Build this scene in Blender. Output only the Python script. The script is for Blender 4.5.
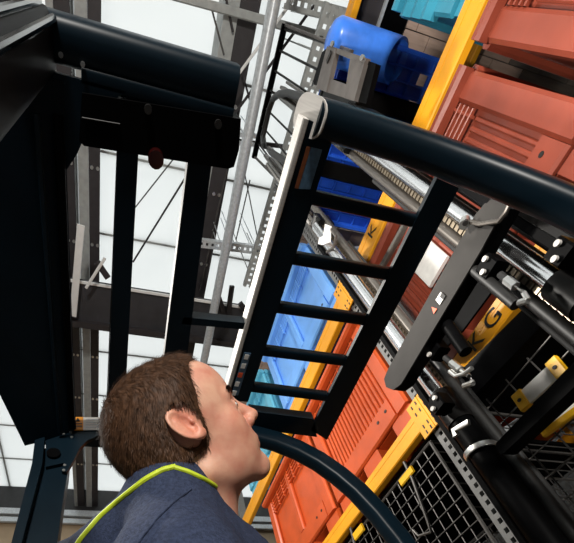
import bpy, math, random
import numpy as np
from mathutils import Vector, Matrix
random.seed(7); rng = np.random.default_rng(7)
C = bpy.context.scene.collection
for o in list(bpy.data.objects): bpy.data.objects.remove(o)

# ------------------------------------------------------------------ camera
ZC = 1.0                                   # the camera is one metre above the floor
F, PU, PV = 423.49, 211.59, 504.71         # focal length and principal point in pixels of the 574x543 frame
MR = np.array([[0.97161, -0.20549, -0.11727], [0.03972, 0.63029, -0.77535], [0.23324, 0.74867, 0.62055]])
cam = bpy.data.cameras.new('camera'); camo = bpy.data.objects.new('camera', cam); C.objects.link(camo)
cam.sensor_fit = 'HORIZONTAL'; cam.sensor_width = 36
cam.lens = F * 36 / 574
cam.shift_x = (287 - PU) / 574; cam.shift_y = (PV - 271.5) / 574
cam.clip_start = 0.02
mw = Matrix.Identity(4)
for i in range(3):
    mw[i][0] = MR[0][i]; mw[i][1] = -MR[1][i]; mw[i][2] = -MR[2][i]
mw[0][3], mw[1][3], mw[2][3] = 0, 0, ZC
camo.matrix_world = mw
bpy.context.scene.camera = camo

# ------------------------------------------------------------------ world, lights, exposure
sc = bpy.context.scene
sc.view_settings.view_transform = 'Standard'; sc.view_settings.look = 'None'
sc.view_settings.gamma = 1; sc.view_settings.use_curve_mapping = False
sc.view_settings.exposure = 0.0
w = bpy.data.worlds.new('world'); sc.world = w; w.use_nodes = True
SKY = 2.0
w.node_tree.nodes['Background'].inputs[0].default_value = (0.93, 0.97, 1.0, 1)
w.node_tree.nodes['Background'].inputs[1].default_value = SKY
FILL_LAMP_POWER = 400; TRUCK_FILL = 110  # strengths of the added, unseen fill lamps

# ------------------------------------------------------------------ materials
def new_mat(name):
    m = bpy.data.materials.new(name); m.use_nodes = True
    return m, m.node_tree.nodes, m.node_tree.links, m.node_tree.nodes['Principled BSDF']
def mat(name, col, rough=0.5, metal=0.0, var=0.12, scale=14.0, bump=0.0, bscale=120.0, coat=0.0, spec=None, stretch=None, col2=None):
    m, N, L, b = new_mat(name)
    b.inputs['Roughness'].default_value = rough; b.inputs['Metallic'].default_value = metal
    if coat: b.inputs['Coat Weight'].default_value = coat; b.inputs['Coat Roughness'].default_value = 0.08
    if spec is not None: b.inputs['Specular IOR Level'].default_value = spec
    tc = N.new('ShaderNodeTexCoord'); mp = N.new('ShaderNodeMapping')
    L.new(tc.outputs['Object'], mp.inputs[0])
    if stretch: mp.inputs['Scale'].default_value = stretch
    nz = N.new('ShaderNodeTexNoise'); nz.inputs['Scale'].default_value = scale; nz.inputs['Detail'].default_value = 5
    L.new(mp.outputs[0], nz.inputs['Vector'])
    cr = N.new('ShaderNodeValToRGB')
    c1 = tuple(max(0, c * (1 - var)) for c in col); c2 = col2 or tuple(min(1, c * (1 + var)) for c in col)
    cr.color_ramp.elements[0].position = 0.32; cr.color_ramp.elements[1].position = 0.68
    cr.color_ramp.elements[0].color = (*c1, 1); cr.color_ramp.elements[1].color = (*c2, 1)
    L.new(nz.outputs['Fac'], cr.inputs[0]); L.new(cr.outputs[0], b.inputs['Base Color'])
    if bump:
        n2 = N.new('ShaderNodeTexNoise'); n2.inputs['Scale'].default_value = bscale; n2.inputs['Detail'].default_value = 3
        L.new(mp.outputs[0], n2.inputs['Vector'])
        bp = N.new('ShaderNodeBump'); bp.inputs['Strength'].default_value = bump; bp.inputs['Distance'].default_value = 0.003
        L.new(n2.outputs['Fac'], bp.inputs['Height']); L.new(bp.outputs[0], b.inputs['Normal'])
    return m
MT = {
 'navy': mat('navy_gloss_paint', (0.0018, 0.0075, 0.013), 0.36, var=0.1, spec=0.16),
 'black': mat('black_paint', (0.0018, 0.0018, 0.002), 0.45, var=0.2, spec=0.03),
 'satin': mat('satin_black_steel', (0.008, 0.0075, 0.007), 0.5, 0.0, var=0.1),
 'rail': mat('greased_steel_rail', (0.14, 0.125, 0.11), 0.35, 0.7, var=0.25, stretch=(30, 30, 1)),
 'dark': mat('dark_steel', (0.0045, 0.0042, 0.004), 0.4, 0.0, var=0.2, spec=0.1),
 'brown': mat('brown_grey_steel', (0.13, 0.115, 0.105), 0.5, 0.5, var=0.15),
 'armgrey': mat('charcoal_arm_paint', (0.030, 0.028, 0.026), 0.55, var=0.1, spec=0.1),
 'chain': mat('oiled_chain', (0.22, 0.18, 0.13), 0.35, 0.9, var=0.3, scale=60),
 'chrome': mat('chrome', (0.92, 0.92, 0.93), 0.2, 1.0, var=0.02),
 'steel': mat('bright_zinc', (0.62, 0.62, 0.6), 0.3, 0.9, var=0.1),
 'galv': mat('galvanised_steel', (0.55, 0.58, 0.60), 0.35, 0.35, var=0.14, scale=40),
 'upright': mat('grey_upright_steel', (0.17, 0.17, 0.165), 0.45, 0.1, var=0.12, scale=20),
 'roofdark': mat('dark_brown_roof_steel', (0.028, 0.024, 0.026), 0.6, var=0.15),
 'ibeam': mat('charcoal_roof_steel', (0.035, 0.034, 0.038), 0.6, var=0.2, scale=5),
 'roofgrey': mat('grey_primer_steel', (0.33, 0.34, 0.33), 0.55, var=0.12),
 'white': mat('white_paint', (0.80, 0.79, 0.77), 0.45, var=0.04),
 'alu': mat('brushed_aluminium', (0.55, 0.53, 0.50), 0.5, 0.2, var=0.08, stretch=(1, 20, 1)),
 'yellow': mat('yellow_beam_paint', (0.84, 0.36, 0.010), 0.42, var=0.06, scale=9),
 'tagyellow': mat('yellow_plastic', (0.92, 0.50, 0.01), 0.45, var=0.05),
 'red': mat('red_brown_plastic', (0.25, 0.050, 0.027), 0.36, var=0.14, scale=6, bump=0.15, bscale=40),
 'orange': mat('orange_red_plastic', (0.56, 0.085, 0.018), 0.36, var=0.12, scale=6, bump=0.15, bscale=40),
 'blue': mat('royal_blue_plastic', (0.02, 0.11, 0.62), 0.35, var=0.15, scale=6, bump=0.1, bscale=40),
 'sky': mat('light_blue_plastic', (0.16, 0.40, 0.88), 0.38, var=0.1, scale=6),
 'runner': mat('mid_blue_plastic', (0.05, 0.20, 0.75), 0.3, var=0.18, scale=9),
 'gloss': mat('gloss_black_lacquer', (0.004, 0.005, 0.006), 0.12, var=0.1),
 'cyan': mat('turquoise_plastic', (0.045, 0.36, 0.50), 0.38, var=0.12, scale=7),
 'deepcyan': mat('deep_turquoise_plastic', (0.035, 0.25, 0.36), 0.38, var=0.12, scale=7),
 'palecyan': mat('pale_turquoise_plastic', (0.12, 0.46, 0.64), 0.38, var=0.12, scale=7),
 'wood': mat('raw_wood', (0.46, 0.33, 0.26), 0.7, var=0.13, scale=5, stretch=(1, 9, 1), bump=0.3, bscale=60),
 'woodgrey': mat('weathered_wood', (0.17, 0.14, 0.115), 0.75, var=0.2, scale=5, stretch=(1, 9, 1), bump=0.3, bscale=60),
 'wire': mat('dull_wire', (0.10, 0.095, 0.09), 0.5, 0.6, var=0.2),
 'concrete': mat('concrete', (0.07, 0.068, 0.065), 0.7, var=0.15, scale=2),
 'beige': mat('beige_wall', (0.45, 0.33, 0.21), 0.7, var=0.08, scale=3),
 'wallgrey': mat('grey_cladding', (0.06, 0.06, 0.06), 0.7, var=0.05, scale=3),
 'wallblack': mat('black_cladding', (0.02, 0.02, 0.021), 0.6, var=0.15),
 'fabric': mat('navy_fleece', (0.030, 0.040, 0.075), 0.95, var=0.3, scale=220, bump=0.7, bscale=600, spec=0.15),
 'lime': mat('lime_binding', (0.50, 0.62, 0.02), 0.6, var=0.1, scale=80, bump=0.3, bscale=500),
 'hair': mat('dark_brown_hair', (0.058, 0.027, 0.013), 0.6, var=0.4, scale=90, spec=0.2),
 'trousers': mat('dark_trousers', (0.02, 0.022, 0.03), 0.9, var=0.2, scale=150),
 'rubber': mat('black_rubber', (0.012, 0.012, 0.012), 0.7, var=0.2),
 'paper': mat('paper_label', (0.74, 0.73, 0.70), 0.6, var=0.06, scale=30),
 'ink': mat('black_ink', (0.012, 0.011, 0.010), 0.6, var=0.1),
 'stickblue': mat('blue_sticker', (0.06, 0.12, 0.19), 0.4, var=0.2, scale=120),
 'stickbrown': mat('brown_sticker', (0.17, 0.05, 0.015), 0.45, var=0.2, scale=90),
 'stickorange': mat('orange_sticker', (0.95, 0.36, 0.01), 0.45, var=0.05),
 'signred': mat('red_sign', (0.75, 0.10, 0.03), 0.5, var=0.05),
 'lampred': mat('red_lamp_lens', (0.02, 0.002, 0.002), 0.2, var=0.1),
 'eye': mat('eye_white', (0.75, 0.72, 0.68), 0.2, var=0.02),
}
# translucent roof sheet: daylight comes through it
m, N, L, b = new_mat('translucent_roof_sheet'); N.remove(b)
tr = N.new('ShaderNodeBsdfTranslucent'); df = N.new('ShaderNodeBsdfDiffuse'); mx = N.new('ShaderNodeMixShader')
nz = N.new('ShaderNodeTexNoise'); nz.inputs['Scale'].default_value = 1.3
cr = N.new('ShaderNodeValToRGB'); cr.color_ramp.elements[0].color = (0.70, 0.71, 0.70, 1); cr.color_ramp.elements[1].color = (0.80, 0.80, 0.78, 1)
L.new(nz.outputs['Fac'], cr.inputs[0]); L.new(cr.outputs[0], tr.inputs[0])
df.inputs[0].default_value = (0.8, 0.8, 0.78, 1); mx.inputs[0].default_value = 0.86
L.new(df.outputs[0], mx.inputs[1]); L.new(tr.outputs[0], mx.inputs[2])
L.new(mx.outputs[0], N['Material Output'].inputs[0]); MT['roof'] = m
# skin: mottled, ruddier blotches, stubble
m, N, L, b = new_mat('skin'); MT['skin'] = m
tc = N.new('ShaderNodeTexCoord')
n1 = N.new('ShaderNodeTexNoise'); n1.inputs['Scale'].default_value = 32; n1.inputs['Detail'].default_value = 4
n2 = N.new('ShaderNodeTexNoise'); n2.inputs['Scale'].default_value = 420
L.new(tc.outputs['Object'], n1.inputs['Vector']); L.new(tc.outputs['Object'], n2.inputs['Vector'])
cr = N.new('ShaderNodeValToRGB'); cr.color_ramp.elements[0].position = 0.35; cr.color_ramp.elements[1].position = 0.7
cr.color_ramp.elements[0].color = (0.62, 0.35, 0.24, 1); cr.color_ramp.elements[1].color = (0.50, 0.20, 0.135, 1)
L.new(n1.outputs['Fac'], cr.inputs[0])
at = N.new('ShaderNodeAttribute'); at.attribute_name = 'tone'
mxc = N.new('ShaderNodeMix'); mxc.data_type = 'RGBA'; mxc.blend_type = 'MULTIPLY'; mxc.inputs[0].default_value = 1
L.new(cr.outputs[0], mxc.inputs[6]); L.new(at.outputs['Color'], mxc.inputs[7]); L.new(mxc.outputs[2], b.inputs['Base Color'])
b.inputs['Roughness'].default_value = 0.5; b.inputs['Subsurface Weight'].default_value = 0.12
b.inputs['Subsurface Radius'].default_value = (0.01, 0.004, 0.002)
bp = N.new('ShaderNodeBump'); bp.inputs['Strength'].default_value = 0.25; bp.inputs['Distance'].default_value = 0.001
L.new(n2.outputs['Fac'], bp.inputs['Height']); L.new(bp.outputs[0], b.inputs['Normal'])

# ------------------------------------------------------------------ helpers (coordinates are relative to the camera; x to the rack, y along the aisle, z up)
def ray(u, v): return MR.T @ np.array([(u - PU) / F, (v - PV) / F, 1.0])
def px(u, v, x=None, y=None, z=None, d=None):
    r = ray(u, v)
    k = d if d is not None else x / r[0] if x is not None else y / r[1] if y is not None else z / r[2]
    return r * k
A = lambda *p: np.array(p, float)
def unit(v): v = np.asarray(v, float); return v / np.linalg.norm(v)
class MB:
    def __init__(s): s.v = []; s.f = []
    def add(s, verts, faces):
        n = len(s.v); s.v += [tuple(map(float, p)) for p in verts]; s.f += [tuple(i + n for i in f) for f in faces]; return s
    def box(s, p0, p1, ch=0.0):
        (x0, y0, z0), (x1, y1, z1) = np.minimum(p0, p1), np.maximum(p0, p1)
        if ch:  # chamfered box: sweep of an octagon along its longest side
            d = A(x1 - x0, y1 - y0, z1 - z0); k = int(np.argmax(d)); c = A((x0 + x1) / 2, (y0 + y1) / 2, (z0 + z1) / 2)
            a = c.copy(); e = c.copy(); a[k] -= d[k] / 2; e[k] += d[k] / 2
            up = A(0, 0, 1) if k != 2 else A(1, 0, 0)
            t = np.zeros(3); t[k] = 1; sd = np.cross(t, up)
            return s.bar(a, e, abs(d @ sd), abs(d @ up), up=up, ch=ch)
        v = [(x, y, z) for x in (x0, x1) for y in (y0, y1) for z in (z0, z1)]
        return s.add(v, [(0, 1, 3, 2), (4, 6, 7, 5), (0, 4, 5, 1), (2, 3, 7, 6), (0, 2, 6, 4), (1, 5, 7, 3)])
    def bar(s, a, b, w, h, up=(0, 0, 1), ch=None):
        ch = min(w, h) * 0.2 if ch is None else ch
        W, H = w / 2, h / 2
        sec = [(-W, -H + ch), (-W + ch, -H), (W - ch, -H), (W, -H + ch), (W, H - ch), (W - ch, H), (-W + ch, H), (-W, H - ch)]
        return s.sweep([a, b], sec, up)
    def sweep(s, path, sec, up=(0, 0, 1), close=False):
        P = [np.asarray(p, float) for p in path]; n = len(P); k = len(sec); V = []
        for i in range(n):
            if close: t = unit(P[(i + 1) % n] - P[i - 1])
            else: t = unit(P[min(i + 1, n - 1)] - P[max(i - 1, 0)])
            u = np.asarray(up, float); sd = np.cross(t, u)
            if np.linalg.norm(sd) < 1e-4: sd = np.cross(t, (1, 0, 0.1))
            sd = unit(sd); u = np.cross(sd, t)
            V += [P[i] + sd * q[0] + u * q[1] for q in sec]
        fc = []
        for i in range(n if close else n - 1):
            j = (i + 1) % n
            for q in range(k):
                r = (q + 1) % k; fc.append((i * k + q, i * k + r, j * k + r, j * k + q))
        if not close: fc += [tuple(range(k))[::-1], tuple((n - 1) * k + q for q in range(k))]
        return s.add(V, fc)
    def tube(s, path, r, n=10, up=(0, 0, 1), close=False):
        return s.sweep(path, [(r * math.cos(2 * math.pi * i / n), r * math.sin(2 * math.pi * i / n)) for i in range(n)], up, close)
    def prism(s, pts, d):           # polygon of 3D points pushed by the vector d
        n = len(pts); p = [np.asarray(q, float) for q in pts]; d = np.asarray(d, float)
        v = p + [q + d for q in p]
        return s.add(v, [tuple(range(n))[::-1], tuple(range(n, 2 * n))] + [(i, (i + 1) % n, n + (i + 1) % n, n + i) for i in range(n)])
    def disc(s, c, axis, r, h, n=12):
        ax = unit(axis); return s.tube([np.asarray(c, float), np.asarray(c, float) + ax * h], r, n, up=(0, 0, 1) if abs(ax[2]) < .9 else (1, 0, 0))
BASES = {}
def mesh_obj(name, mb, material, parent=None, smooth=35, share=None, loc=None):
    """one mesh object; vertices are given relative to the camera and stored relative to the thing's base"""
    V = np.array(mb.v, float) if isinstance(mb, MB) else np.array(mb[0], float)
    Fc = mb.f if isinstance(mb, MB) else mb[1]
    V[:, 2] += ZC
    if parent is not None: base = BASES[parent.name]
    else: base = A((V[:, 0].min() + V[:, 0].max()) / 2, (V[:, 1].min() + V[:, 1].max()) / 2, V[:, 2].min())
    me = bpy.data.meshes.new(name); me.from_pydata((V - base).tolist(), [], [tuple(int(i) for i in f) for f in Fc]); me.update()
    import bmesh
    bm = bmesh.new(); bm.from_mesh(me); bmesh.ops.recalc_face_normals(bm, faces=bm.faces); bm.to_mesh(me); bm.free()
    me.materials.append(MT[material] if isinstance(material, str) else material)
    if smooth:
        me.polygons.foreach_set('use_smooth', [True] * len(me.polygons)); me.set_sharp_from_angle(angle=math.radians(smooth))
    o = bpy.data.objects.new(name, me); C.objects.link(o)
    if parent is not None: o.parent = parent
    else: o.location = base
    BASES[o.name] = base
    return o
def tag(o, label=None, cat=None, group=None, kind=None):
    for k, v in (('label', label), ('category', cat), ('group', group), ('kind', kind)):
        if v: o[k] = v
    return o
def thing(name, label, cat, base, group=None):
    o = bpy.data.objects.new(name, None); C.objects.link(o); o.empty_display_size = 0.1
    b = A(base[0], base[1], base[2] + ZC); o.location = b; BASES[o.name] = b
    return tag(o, label, cat, group)
def copies(first, offs, parent):              # copies of a piece, sharing its mesh
    for d in offs:
        o = first.copy(); o.location = Vector(first.location) + Vector(d); C.objects.link(o); o.parent = parent; BASES[o.name] = BASES[first.name]

# ------------------------------------------------------------------ setting
ZR = 7.0; YF = 8.1
st = lambda n, mb, mt_, **k: tag(mesh_obj(n, mb, mt_, smooth=0, **k), kind='structure')
floor = st('floor', MB().box((-7, -7, -1.1), (7.2, YF + .2, -1.0)), 'concrete')
st('wall_left', MB().box((-7.1, -7, -1), (-7, YF, ZR)), 'wallgrey')
st('wall_right', MB().box((7, -7, -1), (7.1, YF, ZR)), 'wallgrey')
st('wall_near', MB().box((-7, -7.1, -1), (7, -7, ZR)), 'wallgrey')
wf = st('wall_far', MB().box((-7, YF, -1), (7, YF + .1, ZR)), 'beige')
zb = lambda v: px(60, v, y=YF)[2]
mesh_obj('dark_band', MB().box((-7, YF - .05, zb(512)), (7, YF, ZR - .02)), 'wallblack', wf, 0)
mesh_obj('wall_rail', MB().box((-7, YF - .14, zb(519)), (7, YF - .05, zb(513)), .01), 'galv', wf)
mesh_obj('wall_rail', MB().box((-7, YF - .12, zb(526)), (7, YF - .05, zb(521)), .01), 'galv', wf)
mb = MB()
PX0, PW, PY0, PL = -.60 - 1.68 * 4, 1.68, -7.0, .943
for i in range(10): mb.box((PX0 + i * PW - .02, -7, ZR + .005), (PX0 + i * PW + .02, YF, ZR + .06))
for j in range(17): mb.box((-7, PY0 + j * PL - .012, ZR - .012), (7.1, PY0 + j * PL + .012, ZR + .04))
ceil = st('ceiling', mb, 'roofgrey')
pan = mesh_obj('roof_panel', MB().box((PX0 + .004, PY0 + .004, ZR), (PX0 + PW - .004, PY0 + PL - .004, ZR + .03)), 'roof', ceil, 0)
copies(pan, [(i * PW, j * PL, 0) for i in range(9) for j in range(16) if i + j], ceil)

# roof steel: purlin pairs along the aisle
def purlin(uL, uM, uR, label, grey='roofgrey'):
    t = thing('roof_purlin', label, 'roof beam', (px(uM, 0, z=6.45)[0], 0, 6.45))
    a, bb, c = px(uL, 0, z=6.45)[0], px(uM, 0, z=6.45)[0], px(uR, 0, z=6.45)[0]
    mesh_obj('flange', MB().box((a, -6.9, 6.45), (bb - .003, YF - .06, 6.5)).box((a, -6.9, 6.5), (a + .02, YF - .06, 6.96)), grey, t, 0)
    web = MB().box((bb, -6.9, 6.47), (c, YF - .06, 6.52)).box(((bb + c) / 2 - .02, -6.9, 6.52), ((bb + c) / 2 + .02, YF - .06, 6.98))
    mesh_obj('dark_rail', web, 'roofdark', t, 0)
    b0 = mesh_obj('bolt', MB().disc(((bb + c) / 2 - .03, -2, 6.47), (0, 0, -1), .02, .015, 8), 'steel', t)
    copies(b0, [(dx, dy, 0) for dy in np.arange(1, 9, .85) for dx in (0, .07)], t)
purlin(45, 53, 69, 'leftmost grey and brown roof purlin, partly hidden by the dark cab roof')
purlin(74, 87, 101, 'grey and brown roof purlin beside the left edge of the mirror box')
purlin(226, 241, 262, 'grey and brown roof purlin beside the silver pipe')
# the transverse main beam
i0, i1 = px(130, 288, z=6.0)[1], px(130, 332, z=6.0)[1]
t = thing('roof_girder', 'charcoal steel girder crossing the roof behind the guard bars', 'roof beam', (0, i0, 5.9))
mesh_obj('bottom_flange', MB().box((-7, i0, 6.0), (6.9, i1, 6.04)), 'ibeam', t, 0)
mesh_obj('web', MB().box((-7, (i0 + i1) / 2 - .03, 6.04), (6.9, (i0 + i1) / 2 + .03, 6.44)), 'ibeam', t, 0)
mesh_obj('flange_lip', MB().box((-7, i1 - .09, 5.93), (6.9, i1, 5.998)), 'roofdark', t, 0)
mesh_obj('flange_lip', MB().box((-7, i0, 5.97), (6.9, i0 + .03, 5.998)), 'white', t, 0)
for u, v, uu, vv in ((232, 286, 226, 328), (240, 303, 258, 328), (219, 298, 226, 318)):
    mesh_obj('stiffener', MB().bar(px(u, v, z=5.93), px(uu, vv, z=5.93), .07, .05), 'roofdark', t)
def roof_bar(name, label, cat, a, b_, z, w, h, m_, group=None):
    p, q = px(*a, z=z), px(*b_, z=z)
    if name == 'roof_strut': p, q = p - (q - p) * 1.6, q + (q - p) * .8      # runs on to the purlins either side
    return tag(mesh_obj(name, MB().bar(p, q, w, h), m_), label, cat, group)
roof_bar('roof_brace', 'white angled brace hanging below the left purlin', 'roof brace', (81, 225), (73, 316), 5.88, .09, .03, 'white')
roof_bar('roof_brace', 'short white strut at the end of the charcoal girder', 'roof brace', (105, 258), (86, 288), 5.85, .035, .03, 'white')
roof_bar('roof_brace', 'short dark strut beside the white strut above the girder', 'roof brace', (97, 262), (108, 278), 5.88, .08, .03, 'roofdark')
roof_bar('roof_brace', 'pale strut crossing the roof next to the cab roof corner', 'roof brace', (232, 83), (293, 0), 6.2, .025, .03, 'white')
for i, (a, b_, wd, m_, lb) in enumerate([
    ((133, 262), (205, 146), .022, 'roofdark', 'thin dark tie rod seen between the two broad guard bars'),
    ((134, 209), (246, 67), .014, 'wire', 'thin pale tie rod between the broad guard bars'),
    ((204, -20), (224, 55), .018, 'wire', 'thin brown wire near the top edge left of the grey purlin'),
    ((222, -20), (233, 32), .024, 'roofdark', 'short dark rod over the grey purlin at the top edge'),
    ((236, 112), (318, 0), .026, 'roofdark', 'dark diagonal tie rod passing behind the silver pipe'),
    ((242, 72), (252, 108), .02, 'roofdark', 'short dark rod between mirror box and silver pipe'),
    ((240, 150), (262, 260), .014, 'wire', 'thin wire hanging beside the silver pipe'),
    ((250, 180), (236, 240), .014, 'wire', 'thin wire crossing left of the ladder guard'),
    ((200, 290), (238, 120), .016, 'wire', 'long thin wire running behind the silver pipe')]):
    roof_bar('tie_rod', lb, 'tie rod', a, b_, 6.475 - .013 * i, wd, wd, m_, 'tie rods under the roof')
roof_bar('roof_strut', 'grey transverse strut across the roof at the top of the picture', 'roof strut', (180, -3), (350, 44), 6.42, .07, .05, 'roofgrey')
roof_bar('roof_strut', 'thin dark transverse strut beside the grey purlin and pipe', 'roof strut', (130, 128), (330, 152), 6.4, .04, .04, 'roofdark')
# perforated cable trays
def tray(name, label, a, b_, z, wd, m_='galv'):
    p, q = px(*a, z=z), px(*b_, z=z); d = unit(q - p); s = unit(np.cross(d, (0, 0, 1))); n = int(np.linalg.norm(q - p) / .07)
    mb = MB()
    cols = 3 if wd > .12 else 1
    ed = np.linspace(-wd / 2, wd / 2, 2 * cols + 2)
    for k in range(0, 2 * cols + 1, 2):
        c = (ed[k] + ed[k + 1]) / 2; mb.bar(p + s * c, q + s * c, ed[k + 1] - ed[k], .004, ch=.001)
    for k in range(1, 2 * cols, 2):
        c = (ed[k] + ed[k + 1]) / 2
        for j in range(n): e = p + d * (j + .5) * .07 + s * c; mb.bar(e - d * .02, e + d * .02, ed[k + 1] - ed[k], .004, ch=.001)
    for sg in (-1, 1): mb.bar(p + s * sg * wd / 2 + A(0, 0, .03), q + s * sg * wd / 2 + A(0, 0, .03), .006, .06, ch=.001)
    for e in (p + d * .3, (p + q) / 2, q - d * .2):
        for sg in (-1, 1): mb.bar(e + s * sg * wd / 2, A(*(e + s * sg * wd / 2)[:2], ZR), .012, .012)
    return tag(mesh_obj(name, mb, m_, smooth=0), label, 'cable tray')
tray('cable_tray', 'broad perforated grey cable tray running along the roof beside the ladder guard', (338, 6), (252, 288), 5.6, .23, 'roofgrey')
tray('cable_tray', 'narrow perforated silver channel crossing the roof behind the silver pipe', (196, 243), (270, 252), 5.8, .09)
tray('cable_tray', 'perforated dark channel at the top edge above the blue roll', (285, 0), (345, 16), 6.1, .10, 'roofgrey')
tray('cable_tray', 'short perforated channel beside the right end of the mirror box', (228, 138), (258, 141), 6.0, .10)
tag(mesh_obj('conduit_pipe', MB().tube([px(280, -28, z=5.3) - (px(205, 356, z=5.3) - px(280, -28, z=5.3)) * 2, px(205, 356, z=5.3), px(205, 356, z=5.3) + (px(205, 356, z=5.3) - px(280, -28, z=5.3)) * 1.3], .055, 14), 'galv'), 'round silver pipe running the length of the roof', 'pipe')

# ------------------------------------------------------------------ pallet rack
XR = 1.6; L0, L1, L2, L3 = .10, 1.68, 3.04, 4.75
YU = (-1.85, 1.06, 4.0)                    # upright frames (front edge of each)
rk = thing('pallet_rack', 'tall pallet rack with yellow beams and perforated uprights holding the bins', 'rack', (2.1, 1, -1))
def upright(x, y):
    mb = MB(); wd = .10; x0 = x; n = 129; p = .05
    for a_, b_ in ((0, .022), (.042, .058), (.078, .10)): mb.box((x0, y + a_, -1), (x0 + .003, y + b_, 5.5))
    for i in range(n):
        for c, off in ((.022, 0), (.058, .025)):
            z = -1 + i * p + off; mb.box((x0, y + c, z), (x0 + .003, y + c + .02, z + .026))
    mb.box((x0 + .003, y, -1), (x0 + .09, y + .003, 5.5)); mb.box((x0 + .003, y + .097, -1), (x0 + .09, y + .1, 5.5))
    mb.box((x0 + .06, y + .003, -1), (x0 + .063, y + .097, 5.5))
    return mb
up0 = mesh_obj('upright', upright(XR, YU[0]), 'upright', rk, 0)
copies(up0, [(dx, YU[k] - YU[0], 0) for k in range(3) for dx in (0, 1.02) if k or dx], rk)
for k in range(3):
    for zz in (0.1, 1.3, 2.5, 3.7, 4.9): mesh_obj('cross_brace', MB().bar((XR + .07, YU[k] + .05, zz), (XR + 1.04, YU[k] + .05, zz + (.6)), .03, .03), 'galv', rk)
def text_mesh(body, origin, right, up_, size, m_, parent, name='lettering'):
    cu = bpy.data.curves.new(name, 'FONT'); cu.body = body; cu.size = size; cu.extrude = .0008; cu.align_x = 'CENTER'; cu.align_y = 'CENTER'
    cu.space_character = 1.35
    to = bpy.data.objects.new('t', cu); C.objects.link(to); dg = bpy.context.evaluated_depsgraph_get()
    me = bpy.data.meshes.new_from_object(to.evaluated_get(dg))
    r, u_ = unit(right), unit(up_)
    V = [np.asarray(origin) + r * v.co.x + u_ * v.co.y + np.cross(r, u_) * v.co.z for v in me.vertices]
    fc = [tuple(p.vertices) for p in me.polygons]
    bpy.data.objects.remove(to); bpy.data.curves.remove(cu); bpy.data.meshes.remove(me)
    return mesh_obj(name, (V, fc), m_, parent, 0)
for lev, h in ((L0, .12), (L1, .12), (L2, .18), (L3, .14)):
    for k in (0, 1):
        y0, y1 = YU[k] + .10, YU[k + 1]
        for xb in (XR - .02, XR + 1.06):
            bo = mesh_obj('beam', MB().box((xb, y0, lev - h), (xb + .05, y1, lev), .006), 'yellow', rk)
            for e, s in ((y0, 1), (y1, -1)):
                pl = MB().box((xb - .012, e - s * .049, lev - h - .07), (xb - .004, e + s * .04, lev + .05), .002)
                mesh_obj('end_connector', pl, 'yellow', bo)
                if xb < XR:
                    s0_ = mesh_obj('slot', MB().box((xb - .014, e - s * .03 - .004, lev + .008), (xb - .0125, e - s * .03 + .004, lev + .032)), 'ink', bo, 0)
                    for zz in (0, -.055, -h - .03, -h - .07):
                        for yy in (0, .035):
                            if zz or yy: c_ = s0_.copy(); C.objects.link(c_); c_.parent = bo; c_.location = (0, s * yy, zz)
            if xb < XR:
                mesh_obj('crease', MB().box((xb - .002, y0 + .04, lev - h * .35), (xb + .001, y1 - .04, lev - h * .30)), 'yellow', bo, 0)
                if k == 0 and lev in (L1, L2): [text_mesh(c_, (xb - .002, yy_, lev - h * .5), (0, -1, 0), (0, 0, 1), .115, 'ink', bo, 'letter') for c_, yy_ in (('K', .725), ('G', .615))]
# timber decks
def deck(y0, y1, x0, x1, z, mt_):
    n = int((y1 - y0) / .16) or 1; wd = (y1 - y0) / n
    for j in range(n):
        xs = [x0] + sorted([x0 + (x1 - x0) * q for q in ((.1, .24, .38, .52, .66, .8, .93) if j % 2 else (.04, .17, .31, .45, .59, .73, .87))]) + [x1]
        for a_, b_ in zip(xs[:-1], xs[1:]):
            dz = random.uniform(0, .008)
            mesh_obj('plank', MB().box((a_ + .003, y0 + j * wd + .003, z + dz), (b_ - .003, y0 + (j + 1) * wd - .003, z + .03 + dz)), mt_ if b_ < 3.3 else 'woodgrey', rk, 0)
deck(-1.7, 1.0, 2.10, 4.3, L3 + .005, 'wood')
mesh_obj('added_backing', MB().box((2.09, -1.7, L3 + .046), (4.3, 1.0, L3 + .056)), 'woodgrey', rk, 0)  # added backing, keeps roof light from showing through the plank gaps
mesh_obj('added_backing', MB().box((1.67, 1.2, L3 + .046), (2.8, 3.98, L3 + .056)), 'woodgrey', rk, 0)  # same added backing over the far bay's planks
for k in (0, 1): mesh_obj('added_backing', MB().box((1.635, YU[k] + .12, L1 - .15), (2.76, YU[k + 1] - .02, L1 - .13)), 'black', rk, 0)  # added black sheet, stands in for the darkness under the bins
deck(1.2, 3.98, 1.66, 2.8, L3 + .005, 'wood')
mesh_obj('deck_rail', MB().box((1.63, -1.7, L3 + .0), (1.85, 1.0, L3 + .03)), 'roofdark', rk, 0)
mesh_obj('deck_rail', MB().box((1.87, -1.7, L3 + .0), (2.08, 1.0, L3 + .03)), 'black', rk, 0)
mesh_obj('deck_rail', MB().box((1.850, -1.7, L3 - .03), (1.87, 1.0, L3 + .03)), 'galv', rk, 0)

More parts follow.
